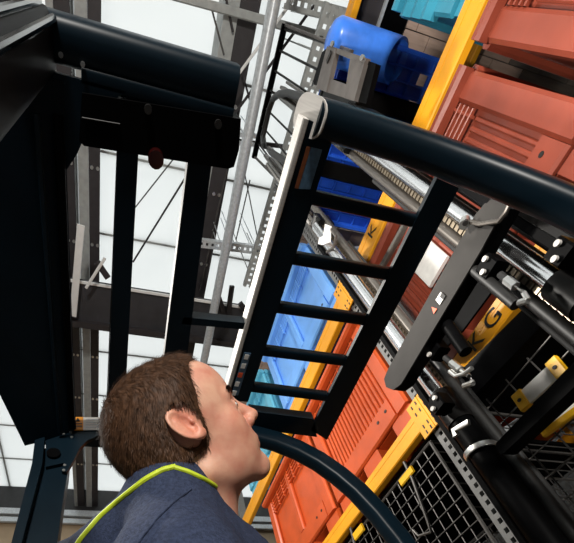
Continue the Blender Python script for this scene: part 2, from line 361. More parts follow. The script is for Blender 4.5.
# ------------------------------------------------------------------ plastic bins
def bin_(label, mt_, x0, y0, y1, z0, h, depth=1.05, ribs=10, bands=0, lattice=True, label_at=None, panels=1, group='plastic pallet bins on the rack', feet=3):
    t = thing('plastic_bin', label, 'bin', ((x0 + depth / 2), (y0 + y1) / 2, z0), group)
    fh = .13; zb_, zt = z0 + fh, z0 + h; fr = .04; sb = .11; W = y1 - y0
    body = MB()
    body.box((x0 + fr, y0 + .01, zb_), (x0 + depth, y0 + .03, zt - .02)).box((x0 + fr, y1 - .03, zb_), (x0 + depth, y1 - .01, zt - .02))
    body.box((x0 + depth - .02, y0 + .03, zb_), (x0 + depth, y1 - .03, zt - .02)).box((x0 + fr, y0 + .03, zb_), (x0 + depth - .02, y1 - .03, zb_ + .02))
    body.box((x0 + fr, y0 + .03, zb_ + .02), (x0 + fr + .012, y1 - .03, zt - .02))
    mesh_obj('body', body, mt_, t, 0)
    mesh_obj('rim', MB().bar((x0 - .012, y0 - .005, zt - .03), (x0 - .012, y1 + .005, zt - .03), .075, .06, ch=.016).bar((x0 + .03, y0 + .005, zt - .03), (x0 + depth, y0 + .005, zt - .03), .05, .06, ch=.012)
             .bar((x0 + .03, y1 - .005, zt - .03), (x0 + depth, y1 - .005, zt - .03), .05, .06, ch=.012), mt_, t)
    for e, s in ((y0, 1), (y1, -1)):
        mesh_obj('corner_panel', MB().box((x0, e, zb_), (x0 + fr, e + s * sb, zt - .061), .014), mt_, t)
    mesh_obj('bottom_panel', MB().box((x0 + .002, y0 + sb + .001, zb_), (x0 + fr, y1 - sb - .001, zb_ + .17), .012), mt_, t)
    ys, ye = y0 + sb, y1 - sb
    if bands:
        for k in range(bands):
            za, zc_ = zb_ + .18 + (zt - .07 - zb_ - .18) * k / bands, zb_ + .18 + (zt - .07 - zb_ - .18) * (k + 1) / bands
            mesh_obj('band', MB().sweep([(x0 + .02, y0 - .02, (za + zc_) / 2), (x0 + .02, y1 + .02, (za + zc_) / 2)], [(-.05, -.02), (-.03, (zc_ - za) * .42), (.02, (zc_ - za) * .46), (.02, -(zc_ - za) * .46), (-.02, -(zc_ - za) * .44)]), mt_, t)
    seg = (ye - ys) / panels
    for q in range(1, panels): mesh_obj('divider', MB().box((x0 + .004, ys + seg * q - .035, zb_ + .171), (x0 + fr, ys + seg * q + .035, zt - .061), .01), mt_, t)
    if ribs:
        r0 = mesh_obj('rib', MB().bar((x0 + fr - .008, ys + .03, zb_ + .17), (x0 + fr - .008, ys + .03, zt - .24), (ye - ys) / ribs * .55, .02, up=(1, 0, 0), ch=.006), mt_, t)
        copies(r0, [(0, (ye - ys - .06) * k / (ribs - 1), 0) for k in range(1, ribs)], t)
    if lattice:
        for zz in (.09, .13, .17, .21): mesh_obj('ridge', MB().bar((x0 + .012, ys + .002, zt - zz), (x0 + .012, ye - .002, zt - zz), .022, .012), mt_, t)
        l0 = mesh_obj('lattice_bar', MB().bar((x0 + .014, ys + .03, zt - .23), (x0 + .014, ys + .03, zt - .062), .012, .02, up=(1, 0, 0)), mt_, t)
        copies(l0, [(0, (ye - ys - .06) * k / 6, 0) for k in range(1, 7)], t)
    h0 = mesh_obj('drain_hole', MB().disc((x0 + .003, ys + .05, zb_ + .1), (-1, 0, 0), .011, .004, 10), 'ink', t)
    copies(h0, [(0, .09, 0), (0, W - 2 * sb - .1, 0)], t)
    for yy in ([y0 + .01, (y0 + y1) / 2 - .09, y1 - .19] if feet == 3 else [y0 + .01, y1 - .19]):
        mesh_obj('foot', MB().box((x0 + .02, yy, z0), (x0 + .20, yy + .18, zb_ - .001), .012).box((x0 + depth - .2, yy, z0), (x0 + depth - .02, yy + .18, zb_ - .001), .012).box((x0 + .2, yy + .03, z0), (x0 + depth - .2, yy + .15, z0 + .03)), mt_, t)
    if label_at:
        (ya, za, yb, zc_) = label_at
        mesh_obj('paper_label', MB().box((x0 - .003, ya, za), (x0 + .016, yb, zc_), .003), 'paper', t)
    return t
HB = 1.035
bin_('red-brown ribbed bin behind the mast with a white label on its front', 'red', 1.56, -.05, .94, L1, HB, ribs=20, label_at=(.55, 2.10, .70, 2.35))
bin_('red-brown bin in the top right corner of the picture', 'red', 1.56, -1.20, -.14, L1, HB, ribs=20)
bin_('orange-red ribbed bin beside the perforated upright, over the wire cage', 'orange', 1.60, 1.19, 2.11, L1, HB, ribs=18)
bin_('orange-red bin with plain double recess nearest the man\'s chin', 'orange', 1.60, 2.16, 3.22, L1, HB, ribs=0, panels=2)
bin_('light blue bin on the upper beam seen through the ladder guard', 'sky', 1.60, 1.20, 2.36, L2, HB, ribs=0, panels=2, lattice=True)
bin_('pale turquoise bin above the yellow beam beside the man\'s nose', 'palecyan', 1.60, 2.50, 3.55, L2, HB, ribs=0, panels=3)
bin_('banded turquoise bin at the top edge left of the yellow beam', 'deepcyan', 1.60, -1.30, -.20, L2, .80, ribs=0, bands=3, lattice=False)

# ------------------------------------------------------------------ wire cages below
def cage(label, y0, y1, z0, z1, ny, nz):
    t = thing('wire_cage', label, 'wire cage', (2.1, (y0 + y1) / 2, z0), 'wire cages under the lower beam')
    x0, x1 = 1.62, 2.6
    fr = MB()
    for y in (y0, y1):
        for x in (x0, x1): fr.tube([(x, y, z0), (x, y, z1)], .009, 6, up=(1, 0, 0))
    for z in (z0 + .09, z1):
        fr.tube([(x0, y0, z), (x0, y1, z)], .009, 6); fr.tube([(x1, y0, z), (x1, y1, z)], .009, 6)
        fr.tube([(x0, y0, z), (x1, y0, z)], .009, 6); fr.tube([(x0, y1, z), (x1, y1, z)], .009, 6)
    mesh_obj('frame', fr, 'wire', t)
    v0 = mesh_obj('wire', MB().tube([(x0, y0, z0 + .09), (x0, y0, z1)], .0033, 5, up=(1, 0, 0)), 'wire', t)
    st_ = (y1 - y0) / ny
    copies(v0, [(dx, st_ * k, 0) for k in range(1, ny) for dx in (0, x1 - x0)], t)
    h0 = mesh_obj('wire', MB().tube([(x0 - .006, y0, z0 + .09), (x0 - .006, y1, z0 + .09)], .0033, 5), 'wire', t)
    sz = (z1 - z0 - .09) / nz
    copies(h0, [(dx, 0, sz * k) for k in range(1, nz) for dx in (0, x1 - x0 + .006)], t)
    s0 = mesh_obj('wire', MB().tube([(x0, y0, z0 + .09), (x1, y0, z0 + .09)], .0033, 5), 'wire', t)
    copies(s0, [(0, dy, sz * k) for k in range(1, nz) for dy in (0, y1 - y0)], t)
    for k in range(3): mesh_obj('foot', MB().box((x0, y0 + (y1 - y0 - .1) * k / 2, z0), (x1, y0 + (y1 - y0 - .1) * k / 2 + .1, z0 + .075), .01), 'black', t)
    return t
cg = cage('black wire mesh cage under the yellow beam beside the far curved pillar', 1.22, 2.25, L0, 1.50, 16, 18)
def on_cage(u, v): return px(u, v, x=1.60)
for (u, v) in ((407, 476), ):
    a = on_cage(u, v); mesh_obj('tag_holder', MB().box(a + A(-.01, -.06, -.025), a + A(.005, .06, .025), .006), 'tagyellow', cg)
mesh_obj('drop_handle', MB().tube([on_cage(*p) for p in ((404, 462), (412, 478), (428, 522), (431, 532), (419, 536), (413, 530))], .008, 8), 'wire', cg)
cg2 = cage('second wire mesh cage further along behind the curved pillar', 2.35, 3.4, L0, 1.50, 16, 18)
a = on_cage(359, 532); mesh_obj('tag_holder', MB().box(a + A(-.01, -.06, -.03), a + A(.005, .06, .03), .006), 'tagyellow', cg2)
mesh_obj('drop_handle', MB().tube([on_cage(*p) for p in ((350, 526), (355, 545), (366, 575))], .008, 8), 'wire', cg2)
cg3 = cage('wire mesh cage behind the mast carrying yellow and white tag holders', -.35, .98, L0, 1.46, 12, 12)
def holder(pa, pb, h, lab):
    a, b_ = on_cage(*pa), on_cage(*pb)                     # centre line from far to near end
    d = unit(b_ - a); ho = mesh_obj('tag_holder', MB().bar(a, b_, h * .15, h, up=(0, 0, 1)), 'paper', cg3)
    for e, s in ((a, 1), (b_, -1)):
        mesh_obj('clip', MB().bar(e - d * s * .012 + A(-.004, 0, 0), e + d * s * .028 + A(-.004, 0, 0), h * .3, h * 1.2), 'tagyellow', ho)
        mesh_obj('screw', MB().disc(e + d * s * .008 + A(-.004 - h * .15, 0, 0), (-1, 0, 0), .008, .003, 8), 'ink', ho)
    return ho
holder((521, 402), (560, 366), .075, 1)
hh = holder((545, 428), (600, 388), .05, 2)
mesh_obj('yellow_strip', MB().bar(on_cage(546, 433) + A(-.02, 0, -.01), on_cage(602, 393) + A(-.02, 0, -.01), .02, .03), 'tagyellow', hh)

# ------------------------------------------------------------------ fork-lift truck
ZG = 1.2
G = lambda u, v, z=ZG: px(u, v, z=z)
tk = thing('forklift_truck', 'dark navy fork-lift truck with barred overhead guard and tall raised mast', 'forklift', (.3, .55, -1))
pt = lambda n, mb, m_='navy', par=None, sm=35: mesh_obj(n, mb, m_, par or tk, sm)
# --- overhead guard, front ladder part
prof = [(.385, 1.2), (.45, 1.198), (.52, 1.187), (.60, 1.165), (.68, 1.125), (.75, 1.072), (.81, 1.005), (.86, .93), (.905, .83), (.94, .72), (.965, .6), (.99, .4), (1.01, .1), (1.03, -.5)]
def rrect(wd, h, r, n=4):
    o = []
    for cx, cy, a0 in ((wd / 2 - r, h / 2 - r, 0), (-wd / 2 + r, h / 2 - r, 90), (-wd / 2 + r, -h / 2 + r, 180), (wd / 2 - r, -h / 2 + r, 270)):
        for i in range(n + 1):
            a = math.radians(a0 + 90 * i / n); o.append((cx + r * math.cos(a), cy + r * math.sin(a)))
    return o
near = pt('front_pillar', MB().sweep([(x + (.02 if i_ == 0 else 0), .114, z + .016) for i_, (x, z) in enumerate(prof)], rrect(.075, .066, .024), up=(0, 1, 0)))
far = pt('front_pillar', MB().sweep([(x, 1.0, z - .012) for x, z in prof], rrect(.075, .06, .02), up=(0, 1, 0)))
cap = [(.392 - q[1] * .55, .114 + q[0] * 1.03, 1.216 + q[1] * 1.05) for q in rrect(.068, .08, .026)]
pt('end_cap', MB().prism(cap, (.003, 0, 0)), 'alu', near)
pt('pillar_end', MB().prism([(q[0] + .0035, .114 + (q[1] - .114) * .97, 1.216 + (q[2] - 1.216) * .9) for q in cap], (.08, 0, 0)), 'navy', near)
def quad(n, pts, th, m_='navy', z=ZG, par=None, dz=0.0): return pt(n, MB().prism([G(*p, z) + A(0, 0, dz) for p in pts], (0, 0, th)), m_, par, 25)
lr = quad('cross_rail', [(309, 120), (336, 130), (248, 402), (228, 400)], .03)
edge = [G(307.5, 119) + A(0, 0, .0), G(227, 398)]
pt('edge_strip', MB().bar(edge[0] + A(-.004, 0, .02), edge[1] + A(-.004, 0, .02), .014, .05), 'alu', lr)
rr = quad('cross_rail', [(437, 178), (459, 188), (327, 440), (311, 430)], .014)
for i, (a, b_, wd) in enumerate([((308, 198), (428, 225), .030), ((287, 259), (397, 277.5), .031), ((271, 308.5), (369, 322.5), .031), ((256, 352), (347, 363.5), .032), ((244, 388.5), (327, 399), .033)]):
    pa, pb = G(*a), G(*b_); pt('rung', MB().sweep([pa + A(0, 0, .018), pb + A(0, 0, .018)], rrect(wd, .03, .008)))
pt('side_plate', MB().prism([G(*p) for p in ((250, 411), (314, 419), (317, 437), (252, 429))], (0, 0, .04)))
# stickers on the ladder rails
def sticker(pts, m_, par, z=ZG): return pt('sticker', MB().prism([G(*p, z) + A(0, 0, -.0025) for p in pts], (0, 0, .002)), m_, par, 0)
sticker([(311, 147), (322, 149.5), (310, 189), (298.5, 188.5)], 'stickblue', lr)
sticker([(306.5, 146.5), (310.5, 147), (298, 188.5), (294.5, 188)], 'stickbrown', lr)
sticker([(244, 352), (251, 353), (238, 395), (231.5, 394)], 'stickblue', lr)
for q in range(5):
    u0 = 247.5 - q * 3.1; v0 = 354 + q * 9
    pt('sticker_mark', MB().prism([G(*p) + A(0, 0, -.004) for p in ((u0 - 2.5, v0), (u0 + 1.7, v0 + .5), (u0, v0 + 5), (u0 - 4, v0 + 4.5))], (0, 0, .0012)), 'signred' if q == 2 else 'paper', lr, 0)
# --- rear part
xa, xb_ = G(52, 25)[0], G(241, 72)[0]
nb = pt('side_beam', MB().sweep([(xa - .02, .105, 1.245), (xb_, .105, 1.245)], rrect(.07, .09, .024), up=(0, 0, 1)))
pt('beam_lip', MB().sweep([(xa + .05, .146, 1.21), (xb_, .146, 1.21)], rrect(.03, .02, .006)), 'navy', nb)
boxp = [(82, 93), (241, 119), (239, 150), (234, 167), (228, 169), (84, 146), (79, 141)]
mbx = quad('switch_box', boxp, .07, 'black', z=1.19)
for (u, v) in ((148, 109), (218, 124)): pt('screw', MB().disc(px(u, v, z=1.19) + A(0, 0, -.006), (0, 0, 1), .008, .007, 12), 'satin', mbx)
pt('box_seam', MB().bar(px(82, 117.5, z=1.188), px(120, 124, z=1.188), .002, .004), 'satin', mbx)
pt('warning_lamp', MB().disc(px(156, 160, z=1.165), (0, 0, 1), .017, .05, 14), 'lampred', mbx)
bars = [((118.5, 140), (139, 143), (125, 402), (107.5, 402)), ((191, 150), (213, 153), (181, 405), (159, 405))]
for q in bars:
    b_ = quad('roof_bar', q, .045, 'navy')
    pt('bar_edge', MB().bar(G(*q[0]) + A(-.002, .02, .02), G(*q[3]) + A(-.002, 0, .02), .003, .04), 'satin', b_)
quad('tie_bar', [(183, 317), (249, 323.5), (248, 330), (182, 324)], .04)
# sloping rear roof panel
pA, pB, pC = A(-.128, 1.075, 1.2), A(-.283, 1.06, 1.1), px(0, 395, z=1.1)
pD = pC + (pC - pB) * 1.9; pE = A(-.122, .16, 1.2)
pD[2] = 1.1
pt('rear_panel', MB().prism([pA, pB, pC, pD, A(-.55, .16, 1.1), pE], (-.01, 0, .05)), 'navy', None, 20)
pt('panel_rib', MB().bar(pE + A(-.012, .05, -.012), pA + A(-.012, -.03, -.012), .02, .02), 'black')
pt('panel_rib', MB().bar(pE + A(-.05, .05, -.04), pA + A(-.05, -.03, -.04), .012, .012), 'navy')
for dx in (0, .04, .08): pt('beam_rivet', MB().disc((-.165 + dx, .118 + dx * .12, 1.2), (0, 0, -1), .0045, .004, 8), 'steel')
# near rear pillar, fluted
c0 = A(-.175, .115, 1.235)
rp = pt('rear_pillar', MB().sweep([c0, c0 + A(0, 0, -.5), c0 + A(0, 0, -1.75)], rrect(.10, .075, .025), up=(1, 0, 0)), 'black')
for k, (dx, dy) in enumerate(((-.022, -.052), (0.014, -.052), (.038, -.036))):
    o_ = A(dx, dy, -.03); pt('pillar_flute', MB().tube([c0 + o_, c0 + o_ + A(0, 0, -.5), c0 + o_ + A(0, 0, -1.7)], .007, 10, up=(1, 0, 0)), 'gloss', rp)
pt('corner_bracket', MB().prism([A(-.19, .15, 1.2), A(.0, .15, 1.2), A(-.06, .19, 1.2), A(-.1, .27, 1.2), A(-.15, .34, 1.2), A(-.19, .34, 1.2)], (0, 0, .02)), 'navy')
# far rear pillar with gusset and warning plate
yp = 1.08
P_ = lambda u, v: px(u, v, y=yp)
q0, q1 = P_(57, 440), P_(30, 640)
pil = pt('rear_pillar', MB().prism([P_(36, 449), P_(70, 446), P_(68, 470), P_(63, 500), P_(55, 560), P_(36, 760), P_(-8, 760), P_(14, 560), P_(24, 508)], (0, .06, 0)))
pt('pillar_flange', MB().prism([P_(38, 428) + A(0, -.03, 0), P_(47, 427) + A(0, -.03, 0), P_(43, 470) + A(0, -.03, 0), P_(20, 560) + A(0, -.03, 0), P_(0, 640) + A(0, -.03, 0), P_(-8, 640) + A(0, -.03, 0), P_(10, 560) + A(0, -.03, 0), P_(33, 470) + A(0, -.03, 0)], (0, .028, 0)), 'navy', pil)
gus = pt('gusset', MB().prism([P_(46, 433), P_(76, 432), P_(128, 431), P_(128, 436), P_(100, 438), P_(88, 443), P_(80, 451), P_(74, 463), P_(67, 475), P_(62, 474), P_(64, 466), P_(46, 470)], (0, -.015, 0)))
for (u, v) in ((64, 438), (71, 436), (72, 441), (65, 469), (64, 474), (52, 439)): pt('rivet', MB().disc(P_(u, v) + A(0, -.016, 0), (0, -1, 0), .005, .004, 8), 'steel', gus)
pt('plug', MB().disc(P_(54, 458) + A(0, -.016, 0), (0, -1, 0), .022, .01, 18), 'black', gus)
pt('far_side_rail', MB().bar(P_(40, 428) + A(0, .045, 0), A(.40, yp + .045, P_(110, 430)[2]), .05, .035))
PW_ = lambda u, v: P_(u, v) + A(0, -.0165, 0)
s1 = pt('warning_plate', MB().prism([PW_(83, 421.5), PW_(140, 422), PW_(140, 433), PW_(83, 434)], (0, -.004, 0)), 'paper', gus, 0)
s2 = pt('warning_plate', MB().prism([PW_(73, 421.5), PW_(83.3, 421.5), PW_(83.3, 434), PW_(72, 434)], (0, -.005, 0)), 'stickorange', gus, 0)
pt('warning_triangle', MB().prism([PW_(78, 422.6) + A(0, -.006, 0), PW_(80.3, 426) + A(0, -.006, 0), PW_(75.7, 426) + A(0, -.006, 0)], (0, -.001, 0)), 'ink', gus, 0)
for q in range(4): pt('text_line', MB().prism([PW_(86, 424 + q * 2.5) + A(0, -.0055, 0), PW_(104, 424.1 + q * 2.5) + A(0, -.0055, 0), PW_(104, 424.6 + q * 2.5) + A(0, -.0055, 0), PW_(86, 424.5 + q * 2.5) + A(0, -.0055, 0)], (0, -.001, 0)), 'galv', gus, 0)
for q in range(2): pt('text_line', MB().prism([PW_(74, 428 + q * 2.6) + A(0, -.0065, 0), PW_(82.5, 428 + q * 2.6) + A(0, -.0065, 0), PW_(82.5, 429 + q * 2.6) + A(0, -.0065, 0), PW_(74, 429 + q * 2.6) + A(0, -.0065, 0)], (0, -.001, 0)), 'stickbrown', gus, 0)

# --- mast: two mirrored sides; yr = y / x ratio read along each member
def member(n, ratio, x, z0, z1, wy, wx, m_, par=None, ch=None): return pt(n, MB().bar((x, ratio * x, z0), (x, ratio * x, z1), wx, wy, up=(0, 1, 0), ch=ch), m_, par)
def rod(n, ratio, x, z0, z1, r, m_, par=None): return pt(n, MB().tube([(x, ratio * x, z0), (x, ratio * x, z1)], r, 20, up=(1, 0, 0)), m_, par)
for side in (0, 1):
    R = (lambda q: q) if side == 0 else (lambda q: .885 - q)
    yin = 1 if side == 0 else -1
    # outer channel
    ro = (.165, .183, .19) if side == 0 else (.247, .264, .257)
    if side == 0: member('outer_mast_rail', R(ro[0]), 1.24, -.9, 3.0, .03, .17, 'dark'); member('outer_mast_flange', R(ro[1]), 1.17, -.9, 3.0, .06, .025, 'black'); member('outer_mast_flange', R(ro[2]), 1.33, -.9, 3.0, .06, .025, 'dark')
    else: member('outer_mast_rail', .652, 1.34, -.9, 3.0, .03, .14, 'black'); member('outer_mast_flange', .635, 1.42, -.9, 3.0, .06, .025, 'dark')
    # lift cylinder
    zt = 2.95
    bar_ = rod('lift_cylinder', R(.25), 1.20, -.9, (1.10 if side == 0 else 1.20), .040, 'black')
    rod('cylinder_gland', R(.25), 1.20, (.98 if side == 0 else 1.05), (1.105 if side == 0 else 1.21), .045, 'dark', bar_)
    rod('cylinder_rod', R(.25), 1.20, 1.05, zt, .027, 'chrome', bar_)
    pt('hose_clip', MB().sweep([A(1.20, R(.25) * 1.2, .90) + A(.047 * math.cos(a), .052 * math.sin(a), .015 * math.sin(a * .7)) for a in np.linspace(2.2, 5.6, 12)], rrect(.006, .022, .002)), 'steel', bar_)
    # inner rails and chains
    member('inner_mast_rail', R(.262), 1.27, 1.6, 4.85, .022, .05, 'rail'); rod('inner_mast_tube', R(.305), 1.25, 1.55, 4.75, .021, 'rail')
    member('inner_mast_lower', R(.262), 1.27, -.6, 1.59, .022, .05, 'black'); rod('inner_mast_tube', R(.305), 1.25, -.6, 1.54, .021, 'satin')  # lower lengths of the inner rail and tube, coloured darker
    member('inner_mast_web', R(.285), 1.34, -.6, 4.8, .09, .02, 'dark')
    member('inner_mast_rail', R(.227), 1.30, 1.2, 4.85, .016, .03, 'rail')
    ch = MB(); x_ = 1.235; y_ = R(.281) * x_
    nlk = 150
    for k in range(nlk):
        z = .6 + k * .0158
        ch.box((x_ - .011 + (k % 2) * .004, y_ - .009, z), (x_ + .011 - (k % 2) * .004, y_ + .009, z + .0125))
    tag(pt('lift_chain', ch, 'chain', None, 0), kind='stuff')
    rod('hose', R(.325), 1.28, -.4, 2.6, .011, 'rubber')
    # pulley head with ribs
    zz = 2.98
    pt('chain_pulley', MB().tube([(1.235, R(.281) * 1.235 - .03, zz + .03), (1.235, R(.281) * 1.235 + .03, zz + .03)], .05, 18, up=(0, 0, 1)), 'satin')
    pt('pulley_bracket', MB().box((1.19, R(.30) * 1.24 - .012, zz - .06), (1.30, R(.30) * 1.24 + .012, zz + .07), .01), 'dark')
    # ribbed hose strip near the top
    hy = R(.275) * 1.30
    hs = pt('hose_guide', MB().box((1.28, hy - .02, 3.25), (1.30, hy + .02, 4.75), .004), 'dark')
    rb = pt('guide_rib', MB().box((1.262, hy - .022, 3.26), (1.281, hy + .022, 3.275)), 'rail', hs, 0); copies(rb, [(0, 0, .032 * k) for k in range(1, 46)], hs)
    pt('guide_edge', MB().box((1.26, hy + .026, 3.25), (1.31, hy + .045, 4.75), .004), 'alu', hs)
# mast ties across
def tie(n, ra, rb, z, x, wd, th, m_): return pt(n, MB().bar((x, ra * x, z), (x, rb * x, z), th, wd, up=(0, 0, 1), ch=.006), m_)
xk = 1.08
def K(u, v, x=xk): return px(u, v, x=x)
armp = [(505, 207), (494, 226), (481, 250), (401, 384), (393, 390), (386, 387), (384, 379), (388, 369), (458, 244), (475, 215), (485, 203)]
arm = pt('mast_cross_member', MB().prism([K(*p) for p in armp], (.006, 0, 0)), 'armgrey')
pt('cross_member_side', MB().prism([K(*p) + A(.0065, 0, 0) for p in armp], (.05, 0, 0)), 'black', arm)
pt('mast_plate', MB().prism([K(*p, 1.41) for p in ((480, 252), (506, 280), (491, 292), (462, 331), (447, 346), (425, 350), (422, 338))], (.01, 0, 0)), 'black')
tip = pt('bent_strap', MB().prism([K(480, 217, 1.06), K(484, 206, 1.06), K(492, 198, 1.06), K(504, 199, 1.06), K(507, 204, 1.06), K(503, 215, 1.06), K(494, 222, 1.06), K(480, 224, 1.06)], (.015, 0, 0)), 'armgrey', arm)
pt('strap_edge', MB().tube([K(*p, 1.055) for p in ((510, 203), (506, 212), (499, 221), (480, 224), (466, 221))], .0065, 8), 'rail', arm)
pt('bolt', MB().disc(K(465, 220, 1.055), (-.5, .3, -1), .015, .03, 14), 'steel', arm); pt('bolt_hole', MB().disc(K(464.6, 219.7, 1.05) + A(-.008, 0, -.02), (-.5, .3, -1), .008, .012, 10), 'ink', arm)
pt('warning_sign', MB().prism([K(441, 292, 1.078), K(445, 297, 1.078), K(440, 305, 1.078), K(436, 300, 1.078)], (-.002, 0, 0)), 'paper', arm, 0)
pt('warning_sign', MB().prism([K(442.5, 292, 1.078), K(446, 296, 1.078), K(444, 300, 1.078), K(440.5, 297, 1.078)], (-.003, 0, 0)), 'ink', arm, 0)
pt('warning_sign', MB().prism([K(432, 307, 1.078), K(437.5, 309, 1.078), K(434, 314, 1.078)], (-.002, 0, 0)), 'signred', arm, 0)
pt('mast_cross_member', MB().prism([K(*p, 1.13) for p in ((590, 345), (590, 372), (504, 453), (500, 454), (496, 447), (496, 443))], (.05, 0, 0)), 'black')
pt('mast_cross_member', MB().prism([K(*p, 1.30) for p in ((538, 294), (553, 314), (470, 400), (453, 378))], (.06, 0, 0)), 'black')
pt('mast_cross_member', MB().prism([K(*p, 1.34) for p in ((600, 245), (610, 270), (560, 312), (545, 300))], (.06, 0, 0)), 'black')
pt('frame_bar', MB().bar(K(412, 213, 1.42), K(372, 285, 1.42), .03, .035), 'rail')
# hydraulic blocks and fittings
def fitting(u, v, x=1.10, flip=False):
    a = K(u, v, x)
    bl = pt('valve_block', MB().box(a + A(-.02, -.028, -.03), a + A(.03, .028, .03), .005), 'black')
    for s in (-1, 1): pt('block_bolt', MB().disc(a + A(-.022, .014 * s, .012 * -s), (-1, 0, 0), .0085, .008, 12), 'alu', bl)
    if not flip:
        b_ = K(u + 21, v + 17, x); d_ = K(u + 37, v + 33, x); e_ = K(u + 28, v + 36, x); c_ = K(u + 33, v + 26, x)
        pt('hose_fitting', MB().tube([b_ + (a - b_) * .55, b_], .010, 8), 'rubber', bl)
        pt('hose_fitting', MB().tube([b_ + (a - b_) * .25, b_ + (c_ - b_) * .3], .013, 6), 'steel', bl)
        pt('hose_fitting', MB().tube([b_, c_, d_ + (c_ - d_) * .3, d_], .007, 10), 'steel', bl)
        pt('hose_fitting', MB().tube([d_, e_], .010, 8), 'steel', bl)
fitting(491, 267); fitting(564, 253, flip=True); fitting(436, 350, 1.14); fitting(440, 404, 1.12, flip=True)
pt('drain_pipe', MB().tube([K(*p, 1.12) for p in ((450, 371), (456, 376), (464, 374), (472, 368))], .008, 10), 'steel')
pt('hose_clip', MB().sweep([K(*p, 1.12) for p in ((456, 436), (454, 430), (460, 427), (469, 422))], rrect(.012, .02, .003)), 'steel')
pt('mast_tube', MB().tube([K(474, 270, 1.10), K(516, 305, 1.10)], .016, 12), 'satin'); pt('mast_tube', MB().tube([K(438, 312, 1.12), K(466, 352, 1.12)], .020, 12), 'black')
pt('cable_bracket', MB().prism([K(*p, 1.16) for p in ((325, 224), (330, 226), (329, 242), (323, 245), (318, 244), (319, 238), (323, 236))], (.01, 0, 0)), 'white')
pt('cable', MB().tube([K(*p, 1.17) for p in ((330, 228), (336, 236), (334, 247), (327, 252))], .008, 8), 'rail')
# --- load backrest and fork carriage, raised high
XB = 1.37
B_ = lambda u, v, x=XB: px(u, v, x=x)
lb = pt('load_backrest', MB().bar(B_(285, 24), B_(254, 158), .05, .06), 'black')
for y in np.linspace(.02, .84, 7): pt('backrest_bar', MB().tube([(XB, y, 5.66), (XB, y, 4.05)], .0085, 6, up=(1, 0, 0)), 'dark', lb)
pt('backrest_bar', MB().bar(B_(285, 25), B_(352, 52), .02, .02), 'brown', lb); pt('backrest_bar', MB().bar(B_(255, 157), B_(330, 232), .02, .02), 'brown', lb)
pt('hose_loop', MB().tube([B_(*p, 1.22) for p in ((304, 98), (288, 93), (279, 94), (273, 99), (269, 110), (263, 136), (264, 146), (271, 152), (292, 166))], .024, 12), 'satin')
cpl = lambda pts, x=1.24: MB().prism([B_(*p, x) for p in pts], (.03, 0, 0))
cp = pt('fork_carriage', cpl([(328, 45), (366, 58), (364, 65), (333, 52)]), 'brown')
for pts, x, m_ in (([(327, 46), (336, 49), (326, 92), (316, 88)], 1.235, 'brown'), ([(350, 59), (364, 64), (354, 101), (344, 98)], 1.235, 'brown'), ([(331, 79), (351, 86), (348, 99), (326, 92)], 1.245, 'brown'),
                   ([(366, 60), (376, 64), (366, 104), (356, 101)], 1.26, 'black'), ([(322, 52), (327, 48), (318, 86), (312, 84)], 1.26, 'black'), ([(324, 88), (356, 99), (352, 116), (320, 108)], 1.27, 'dark')):
    pt('carriage_plate', cpl(pts, x), m_, cp)
pt('carriage_slot', MB().bar(B_(331, 52, 1.228), B_(327, 62, 1.228), .01, .03), 'ink', cp)
for (u, v) in ((312, 84), (333, 44), (363, 58)): pt('bolt', MB().disc(B_(u, v, 1.225), (-1, 0, -.5), .013, .012, 12), 'steel', cp)
for yy in (.22, .66): pt('fork', MB().bar((1.36, yy, 4.12), (2.30, yy, 4.12), .11, .04), 'dark')
# --- added spot, unseen on top of the guard, to brighten load and bins
lp = A(.060, .140, 1.40); ld_ = unit(A(.66, .20, .72))
wl = pt('added_spot', MB().tube([lp - ld_ * .06, lp - ld_ * .03, lp], .045, 16), 'black')
pt('added_spot_bracket', MB().bar((.03, .11, 1.27), lp - ld_ * .05, .02, .03), 'black', wl)
pt('added_spot_lens', MB().tube([lp, lp + ld_ * .004], .040, 16), 'paper', wl)
sl = bpy.data.lights.new('added_spot_light', 'SPOT'); sl.energy = TRUCK_FILL; sl.spot_size = math.radians(130); sl.spot_blend = .6; sl.shadow_soft_size = .05; sl.color = (1.0, .95, .88)
so = bpy.data.objects.new('added_spot_light', sl); C.objects.link(so); so.parent = tk
p_ = lp + ld_ * .06 + A(0, 0, ZC) - BASES[tk.name]; so.location = p_; so.rotation_euler = Vector(ld_).to_track_quat('-Z', 'Y').to_euler()
# --- lower body of the truck and seat (below the picture)
pt('chassis', MB().box((-.75, .18, -.92), (.95, .99, -.55), .05).box((-.85, .2, -.55), (-.30, .97, -.05), .05), 'navy')
pt('seat', MB().box((-.25, .38, -.55), (.22, .84, -.36), .05).box((-.30, .38, -.36), (-.20, .84, .05), .04), 'rubber')
for x in (-.5, .75):
    for y in (.16, .90): pt('wheel', MB().tube([(x, y - .02, -.81), (x, y + .12, -.81)], .19, 24), 'rubber')
pt('mast_foot', MB().box((.9, .2, -.95), (1.45, .95, -.62), .03), 'dark')

